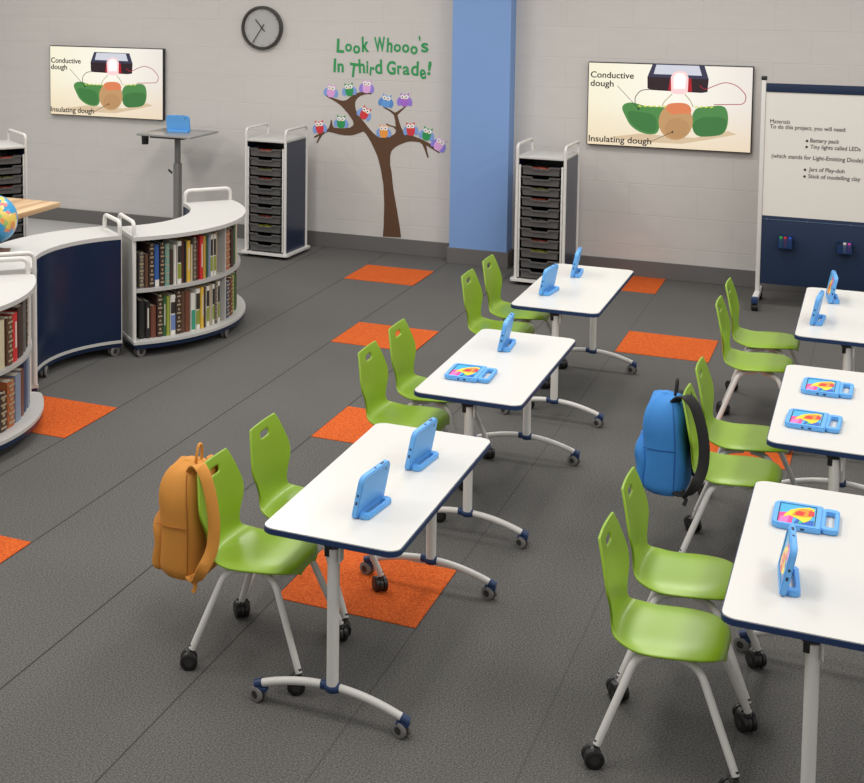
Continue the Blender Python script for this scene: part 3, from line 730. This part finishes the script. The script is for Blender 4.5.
# ------------------------------------------------------------------ curved bookcases
def arc_pts(c, r0, r1, a0, a1, n=28, round_out=(0, 0)):
    """annular sector outline; round_out rounds the outer corner at each end (radius in m)"""
    P = []
    pol = lambda r, a: (c[0]+r*math.cos(a), c[1]+r*math.sin(a))
    def corner(a, rr, sgn):
        # from outer arc to radial end
        q = []
        for k in range(7):
            f = k/6*PI/2; q.append(pol(r1-rr+rr*math.cos(f), a-sgn*(rr-rr*math.sin(f))/r1))
        return q
    s = 1 if a1 > a0 else -1
    ra, rb = round_out
    outer = []
    if ra: outer += [p for p in corner(a0, ra, -s)][::-1]
    A0, A1 = a0+s*ra/r1, a1-s*rb/r1
    outer += [pol(r1, A0+(A1-A0)*k/n) for k in range(n+1)]
    if rb: outer += corner(a1, rb, s)
    inner = [pol(r0, a1+(a0-a1)*k/n) for k in range(n+1)]
    return outer+inner
def make_case(c, a0, a1, r0, r1, concave_front, label, roundc=(0, .10), divider=None, over=.005, inset=(.020, .034), mid=0, lip=.022):
    """c: arc centre, angles in degrees; the shelves open to the outer (convex) side, the navy panel closes the inner side"""
    t = thing('curved_bookcase', label, 'bookcase', (c[0], c[1], 0), 0, 'curved bookcases')
    A0, A1 = rad(a0), rad(a1); o = (0, 0); ZT = .935
    b = MB(); b.prism(arc_pts(o, r0, r1+over, A0, A1, 30, roundc), ZT-.030, ZT); b.build('top', M['grey_top'], t, smooth=30)
    b = MB(); b.prism(arc_pts(o, r0-.005, r1+(lip if not concave_front else .01), A0, A1, 30, roundc), .103, .125); b.build('base_plate', M['grey_top'], t, smooth=30)
    b = MB(); b.prism(arc_pts(o, r0+.004, r1+(lip-.005 if not concave_front else .004), A0+.006, A1-.006, 30, roundc), .070, .103); b.build('plinth', M['navy_panel'], t, smooth=30)
    e = .02/r1
    b = MB(); b.prism(arc_pts(o, r0+.02, r1-.022, A0+e, A1-e, 30), .495, .520); b.build('shelf', M['grey_panel'], t, smooth=30)
    b = MB(); b.prism(arc_pts(o, r0, r0+.012, A0+e*.5, A1-e*.5, 36), .125, ZT-.03); b.build('back_panel', M['navy_panel'], t, smooth=30)
    pol = lambda r, a, z: (r*math.cos(a), r*math.sin(a), z)
    for a, s in ((A0, 1), (A1, -1)):
        aa = a+s*.012
        rin, rout = r0+.016, r1-(inset[0] if s > 0 else inset[1])
        b = MB(); d = .014/r1
        b.prism([pol(r, q, 0)[:2] for r, q in ((r0+.014, aa), (rout-.02, aa), (rout-.02, aa+s*d), (r0+.014, aa+s*d))], .125, ZT-.03); b.build('end_panel', M['grey_panel'], t, smooth=0)
        b = MB(); b.tube(fillet([pol(rin, aa, .125), pol(rin, aa, 1.040), pol(rout, aa, 1.040), pol(rout, aa, .125)], .055, 6), .0165, 10); b.build('handle_post', M['white_metal'], t)
        for r in (r0+.035, r1-.03):
            q = aa+s*.035/r; p = pol(r, q, 0); caster('caster', t, p[0], p[1], .040, .046, [M['tread'], M['hub']], q+.25, .075)
    q = rad(mid)
    for r in (r0+.02, r1-.01):
        p = pol(r, q, 0); caster('caster', t, p[0], p[1], .040, .046, [M['tread'], M['hub']], q+.25, .075)
    if divider is not None:
        q = rad(divider); d = .010/r1
        b = MB(); b.prism([pol(r, w, 0)[:2] for r, w in ((r0+.014, q-d), (r1-.035, q-d), (r1-.035, q+d), (r0+.014, q+d))], .125, ZT-.03); b.build('divider', M['grey_panel'], t, smooth=0)
    return t
CB, CA, CC = (-5.93, 10.25), (-4.45, 8.73), (-5.93, 7.10)
make_case(CB, -46, 49.5, .83, 1.272, False, 'curved bookcase full of books in front of the left tray tower', (0, .05), 0, .02, (.020, -.004), -3)
make_case(CA, 138.5, 225.5, .93, 1.345, True, 'curved bookcase turned with its navy back panel to the room, middle of the wave', (0, 0), None, .005, (.055, .055), 186.5)
make_case(CC, -53, 43, .83, 1.205, False, 'curved bookcase nearest at the left frame edge, with books and open end', (0, .06), -7, .005, (.02, .030), -8, .05)

BK = dict(black=(30, 28, 28), brown=(92, 62, 46), dkbrown=(66, 46, 38), maroon=(84, 40, 38), grey=(98, 92, 86), blue=(50, 92, 160), teal=(112, 160, 148), yellow=(220, 178, 62), cream=(206, 192, 160), red=(200, 40, 44), green=(48, 92, 58), lime=(150, 160, 60), tan=(176, 160, 132), white=(222, 218, 208), slate=(128, 140, 160), orange=(168, 92, 50), rust=(112, 64, 44), navy=(56, 66, 96), gold=(196, 150, 60))
NM = dict(dkbrown='dark brown', slate='slate blue')
ORD = ['first', 'second', 'third', 'fourth', 'fifth', 'sixth', 'seventh', 'eighth', 'ninth', 'tenth', 'eleventh', 'twelfth', 'thirteenth', 'fourteenth', 'fifteenth', 'sixteenth', 'seventeenth', 'eighteenth', 'nineteenth', 'twentieth', 'twenty-first', 'twenty-second', 'twenty-third']
bmat = {}
def book_mat(cn):
    if cn not in bmat: bmat[cn] = mat('book_'+cn, BK[cn], .55, var=.12, scale=40)
    return bmat[cn]
def make_book(c, ang, rs, z, th, h, dp, cn, style, label, group):
    """closed book standing with its spine outwards at radius rs"""
    p = (c[0]+rs*math.cos(ang), c[1]+rs*math.sin(ang), z)
    t = thing('book', label, 'book', p, ang, group)   # local +x outwards, spine at x=0
    b = MB()
    b.prism([(-dp, -th/2), (-dp, -th/2+.003), (-.008, -th/2+.003), (-.004, 0), (-.008, th/2-.003), (-dp, th/2-.003), (-dp, th/2), (-.006, th/2), (0, th*.25), (0, -th*.25), (-.006, -th/2)], 0, h)
    b.build('cover', book_mat(cn), t, smooth=25)
    b = MB(); b.box((-dp/2-.006, 0, h/2), (dp-.010, th-.0065, h-.012)); b.build('pages', M['pages'], t, smooth=0)
    def band(z0, z1, mtl, nm, wd=.86):
        b = MB(); b.box((.0005, 0, (z0+z1)/2), (.003, th*wd, z1-z0)); b.build(nm, mtl, t, smooth=0)
    if style == 'orn':
        b = MB()
        for k in range(5): b.box((.0008, 0, h*(.1+.2*k)), (.004, th*.8, .012)); b.box((.0006, 0, h*(.1+.2*k)+.03), (.003, th*.34, .016))
        b.build('spine_tooling', flat((168, 150, 120)), t, smooth=0)
    elif style == 'label':
        band(h-.035, h-.003, flat((226, 222, 214)), 'spine_label'); band(.003, .04, flat((226, 222, 214)), 'spine_label')
        band(h*.5, h-.038, flat((46, 44, 40)), 'spine_label'); band(.042, h*.47, flat((140, 150, 58)), 'spine_label')
    elif style == 'bluelabel':
        band(h-.03, h-.003, flat((226, 222, 214)), 'spine_label'); band(.003, .035, flat((226, 222, 214)), 'spine_label'); band(.04, h*.5, flat((110, 130, 180)), 'spine_label'); band(h*.54, h*.82, flat((46, 44, 40)), 'spine_label')
    elif style == 'foot': band(.003, h*.17, flat((222, 218, 210)), 'spine_label')
    elif style == 'title': band(h*.28, h*.82, flat((214, 206, 190)), 'spine_title', .3)
    elif style == 'teal_title': band(.01, h*.55, flat((60, 150, 120)), 'spine_label')
STW = dict(orn='with tooled spine', label='with green-black spine labels', bluelabel='with blue spine label', foot='with white foot band', title='with pale spine title', plain='with plain spine', teal_title='with teal spine label')
def fill(c, rs, z, a0, a1, books, where, group, dp=.19):
    """books run from angle a0 to a1 (degrees), widths scaled to fit"""
    tot = sum(w for _, w, _, _ in books); span = rad(a1-a0); rb = rs-.0
    a = rad(a0)
    for i, (cn, w, h, st) in enumerate(books):
        da = span*w/tot; th = abs(da)*(rs-dp)*.985
        th = min(abs(da)*rs*.93, th*1.12)
        pos = ORD[len(books)-1-i]+' from right' if 'nearest' in where else ORD[i]+' from left'
        make_book(c, a+da/2, rs-random.uniform(0, .012), z, th*.9, h, dp, cn, st, '%s book %s, %s on %s' % (NM.get(cn, cn), STW[st], pos, where), group)
        a += da
U = [('grey', 5, .27, 'orn'), ('brown', 4, .265, 'plain'), ('dkbrown', 5, .335, 'orn'), ('blue', 5, .33, 'foot'), ('dkbrown', 5, .335, 'orn'), ('teal', 5, .325, 'orn'), ('dkbrown', 4, .27, 'plain'), ('white', 3, .31, 'plain'), ('white', 5, .335, 'label'), ('maroon', 3, .33, 'plain'), ('black', 3, .32, 'plain'),
     ('yellow', 5, .325, 'title'), ('cream', 2, .29, 'plain'), ('grey', 4, .345, 'orn'), ('maroon', 4, .33, 'plain'), ('red', 5, .345, 'title'), ('gold', 4, .34, 'plain'), ('green', 3, .335, 'plain'), ('slate', 3, .33, 'plain'), ('white', 4, .335, 'label'), ('white', 4, .335, 'label'), ('tan', 4, .34, 'orn')]
Lw = [('black', 5, .30, 'plain'), ('black', 4, .29, 'title'), ('rust', 5, .25, 'plain'), ('dkbrown', 5, .325, 'orn'), ('green', 3, .31, 'title'), ('lime', 3, .31, 'plain'), ('white', 5, .315, 'bluelabel'), ('dkbrown', 5, .33, 'orn'), ('brown', 4, .33, 'plain'), ('rust', 5, .325, 'plain'), ('white', 5, .30, 'teal_title'), ('white', 5, .325, 'label'), ('yellow', 4, .33, 'title'), ('dkbrown', 3, .32, 'plain'),
      ('white', 4, .325, 'label'), ('tan', 4, .33, 'plain'), ('white', 3, .325, 'label'), ('grey', 4, .335, 'orn'), ('white', 3, .335, 'label')]
RB = 1.222
fill(CB, RB, .520, -43, -4.5, U, 'the long upper shelf', 'books on the upper shelf')
fill(CB, RB, .125, -43, -3, Lw, 'the long lower shelf', 'books on the lower shelf')
fill(CB, RB, .520, 2, 23, [('orange', 5, .32, 'orn'), ('dkbrown', 4, .32, 'plain'), ('green', 4, .34, 'plain'), ('cream', 4, .34, 'plain')], 'the short upper shelf', 'books right of the divider, above')
fill(CB, RB, .125, 2, 29, [('navy', 4, .30, 'orn'), ('rust', 4, .31, 'orn'), ('lime', 3, .31, 'plain'), ('green', 3, .31, 'plain'), ('rust', 4, .315, 'orn'), ('white', 3, .33, 'plain')], 'the short lower shelf', 'books right of the divider, below')
fill(CC, 1.165, .520, 0, 35, [('cream', 4, .30, 'plain'), ('brown', 4, .30, 'orn'), ('red', 4, .305, 'title'), ('dkbrown', 6, .325, 'plain'), ('grey', 5, .34, 'plain'), ('black', 4, .345, 'orn'), ('orange', 4, .35, 'plain')], 'the nearest upper shelf', 'books on the nearest bookcase, above')
fill(CC, 1.165, .125, 0, 35, [('dkbrown', 4, .24, 'orn'), ('orange', 5, .29, 'orn'), ('slate', 5, .30, 'plain'), ('rust', 4, .30, 'plain'), ('navy', 4, .33, 'plain'), ('slate', 4, .335, 'plain'), ('navy', 4, .34, 'plain')], 'the nearest lower shelf', 'books on the nearest bookcase, below')

# ------------------------------------------------------------------ globe and the book beside it on the middle bookcase
t = thing('globe', 'desk globe on top of the navy-backed bookcase, cut by the frame edge', 'globe', (-5.69, 8.42, .935))
b = MB(); b.lathe([(.085, 0), (.085, .010), (.03, .022), (.014, .03), (.014, .05)], (0, 0, 0), 24); b.build('stand', M['dark_steel'], t)
b = MB(); ax_ = Vector((math.sin(rad(23)), 0, math.cos(rad(23)))); GC = Vector((0, 0, .232)); b.ball((0, 0, 0), .176, 40)
g = b.build('ball', M['globe'], t, smooth=180); g.location = GC
b = MB(); b.tube([GC+Vector((-math.cos(q)*.186, -.02, math.sin(q)*.186)) for q in (rad(-88+k*12) for k in range(15))], .006, 8); b.build('meridian_arm', M['chrome'], t)
b = MB(); b.mi = 0; b.box((0, 0, .004), (.17, .24, .006)); b.box((0, 0, .032), (.17, .24, .006)); b.mi = 1; b.box((0, 0, .018), (.16, .23, .022))
tag(b.build('book', [book_mat('brown'), M['pages']], None, (-5.560, 8.270, .935), .5, smooth=0), 'brown book lying flat beside the globe at the left frame edge', 'book')

# ------------------------------------------------------------------ wooden table
t = thing('wooden_table', 'pale wooden table at the left frame edge behind the globe', 'table', (-7.72, 10.17, 0))
b = MB()
for k in range(8): b.box((-.95+.119+k*.2375, 0, .777), (.2365, 1.90, .045), .004)
b.build('tabletop', M['wood'], t)
for sx_ in (-1, 1):
    for sy_ in (-1, 1): b = MB(); b.box((sx_*.45, sy_*.60, .377), (.07, .07, .754), .006); b.build('leg', M['wood'], t)
b = MB(); b.box((0, .60, .70), (.83, .025, .10)); b.box((0, -.60, .70), (.83, .025, .10)); b.build('apron', M['wood'], t)

# ------------------------------------------------------------------ standing desk
t = thing('standing_desk', 'small grey standing desk on one post under the left wall screen', 'desk', (-6.735, 13.47, 0), rad(-3))
b = MB(); b.box((0, 0, 1.190), (.66, .62, .022), .006); b.build('desktop', mat('grey_desktop', (150, 148, 146), .22, var=.02), t)
b = MB(); b.box((0, -.02, 1.168), (.40, .46, .024), .004); b.build('bracket', M['dark_steel'], t)
b = MB(); b.lathe([(.036, 0), (.040, .085), (.044, .09), (.040, .09), (.034, .006)], (-.255, -.25, 1.085), 20); b.build('cup_holder', M['black'], t)
b = MB(); b.box((0, 0, .90), (.048, .06, .54), .006); b.build('upper_column', M['steel'], t)
b = MB(); b.box((0, 0, .46), (.068, .08, .82), .008); b.build('lower_column', M['steel'], t)
b = MB(); b.tube([(-.05, -.03, .76), (-.085, -.05, .80)], .012, 8); b.build('height_lever', M['black'], t)
b = MB(); b.box((0, 0, .07), (.62, .07, .035), .006); b.box((-.30, 0, .06), (.05, .5, .035), .006); b.box((.30, 0, .06), (.05, .5, .035), .006); b.build('base', M['dark_steel'], t)
for x in (-.30, .30):
    for y in (-.22, .22): caster('caster', t, x, y, .022, .036, [M['black'], M['hub']], .4, .05)

# ------------------------------------------------------------------ mobile whiteboard
BX, BY, BW = -.955, 13.30, 1.86
t = thing('mobile_whiteboard', 'rolling whiteboard with navy lower panel at the right frame edge', 'whiteboard', (BX, BY, 0))
for x, nm in ((0, 'post'), (BW, 'post')):
    b = MB(); b.box((x, 0, 1.06), (.036, .045, 1.87), .006); b.build('post', M['white_metal'], t)
    b = MB(); b.box((x, 0, 2.005), (.046, .055, .035), .006); b.build('post_cap', M['black'], t)
    b = MB(); b.box((x, 0, .105), (.048, .50, .045), .008); ft = b.build('foot', M['white_metal'], t)
    for s in (-1, 1):
        b = MB(); b.box((x, s*.255, .100), (.054, .05, .056), .010); b.build('end_cap', M['navy_edge'], ft); caster('caster', ft, x, s*.235, .034, .050, [M['black'], M['hub']], .2, .08)
b = MB(); b.box((BW/2, 0, 1.345), (BW-.04, .022, 1.10)); b.build('board', mat('board_surface', (228, 223, 214), .35, var=.015, scale=3), t)
b = MB(); b.box((BW/2, -.004, 1.925), (BW-.04, .034, .075), .005); b.build('top_rail', M['navy_board'], t)
b = MB(); b.box((BW/2, -.002, .505), (BW-.04, .03, .60), .004); lp = b.build('lower_panel', M['navy_board'], t)
b = MB()
for x in (.06, .38, .72, 1.06, 1.4): b.cyl((x, -.016, .775), (x, -.022, .775), .007, 10)
b.box((BW/2, -.018, .775), (BW-.06, .004, .004)); b.build('panel_trim', flat((90, 110, 140)), lp)
YB = BY-.0115
for body, px0, py, px1 in (('Materials', 770, 123, 790), ('To do this project, you will need:', 770, 128.2, 846), ('Battery pack', 810, 142.3, 839), ('Tiny lights called LEDs', 810.3, 148.6, 860.5),
                           ('(which stands for Light-Emitting Diode)', 771.5, 157.5, 863.2), ('Jars of Play-doh', 808.6, 171.2, 844.5), ('Stick of modelling clay', 808.2, 178.0, 860.5)):
    x0, z0 = on_wall(px0, py, YB); x1, z1 = on_wall(px1, py, YB)
    text_obj('handwriting', body, M['ink'], t, x0-BX, YB-BY, z0, height=.036, width=x1-x0, offset=(0 if body == 'Materials' else .0004), shear=.06)
for px, py in ((807, 141), (806.6, 147), (805, 169.8), (804.5, 176.5)):
    x, z = on_wall(px, py, YB); b = MB(); b.cyl((x-BX, YB-BY, z), (x-BX, YB-BY-.001, z), .011, 10); b.build('bullet_mark', M['ink'], t, smooth=0)
clear = mat('clear_bin', (40, 66, 110), .15, var=.03, alpha=.55)
for i, (px0, px1, py0, py1, lab, cols, md) in enumerate(((777.6, 793, 236.5, 247.5, 'small clear marker bin on the navy panel, left one', [(70, 180, 80), (214, 50, 50), (60, 90, 200)], ['green', 'red', 'blue']), (836.6, 852.7, 242.5, 253, 'small clear marker bin on the navy panel, right one', [(30, 30, 34), (222, 218, 214), (206, 80, 170)], ['black', 'white', 'pink']))):
    yb = BY-.06; x0, z0 = on_wall(px0, py1, yb); x1, z1 = on_wall(px1, py0, yb); w = x1-x0; h = z1-z0
    k = thing('marker_bin', lab, 'bin', ((x0+x1)/2, BY-.018, z0), 0, 'marker bins')
    b = MB(); b.box((0, -.037, .002), (w, .074, .004)); b.box((0, -.002, h/2), (w, .004, h)); b.box((0, -.072, h*.40), (w, .004, h*.8))
    for s in (-1, 1): b.box((s*(w/2-.002), -.037, h*.45), (.004, .074, h*.9))
    b.build('tub', clear, k, smooth=0)
    for j, c in enumerate(cols):
        b = MB(); xx = (x0+x1)/2+(-.036+.036*j)
        b.cyl((xx, BY-.055, z0+.006), (xx, BY-.055, z0+h*.74), .0125, 12); b.mi = 1; b.cyl((xx, BY-.055, z0+h*.74), (xx, BY-.055, z0+h*.9), .0135, 12)
        tag(b.build('marker', [flat((226, 224, 220)) if j == 9 else flat(c), flat(c)]), '%s marker standing in the %s bin on the navy panel' % (md[j], ('left', 'right')[i]), 'marker', 'markers in the bins')

# ------------------------------------------------------------------ light
w = bpy.data.worlds.new('world'); scene.world = w; w.use_nodes = True
w.node_tree.nodes['Background'].inputs[0].default_value = (1.0, .985, .96, 1); w.node_tree.nodes['Background'].inputs[1].default_value = .50
def lamp(x, y, sxx, syy, power):
    l = bpy.data.lights.new('ceiling_lamp', 'AREA'); l.shape = 'RECTANGLE'; l.size = sxx; l.size_y = syy; l.energy = power; l.color = (1, .975, .94)
    o = bpy.data.objects.new('ceiling_lamp', l); COL.objects.link(o); o.location = (x, y, 3.9)
for x in (-8.2, -5.0, -1.8, 1.4):
    for y in (4.5, 8.0, 11.3): lamp(x, y, .6, 1.8, 50)
vs = scene.view_settings; vs.view_transform = 'Standard'; vs.look = 'None'; vs.exposure = 0; vs.gamma = 1; vs.use_curve_mapping = False
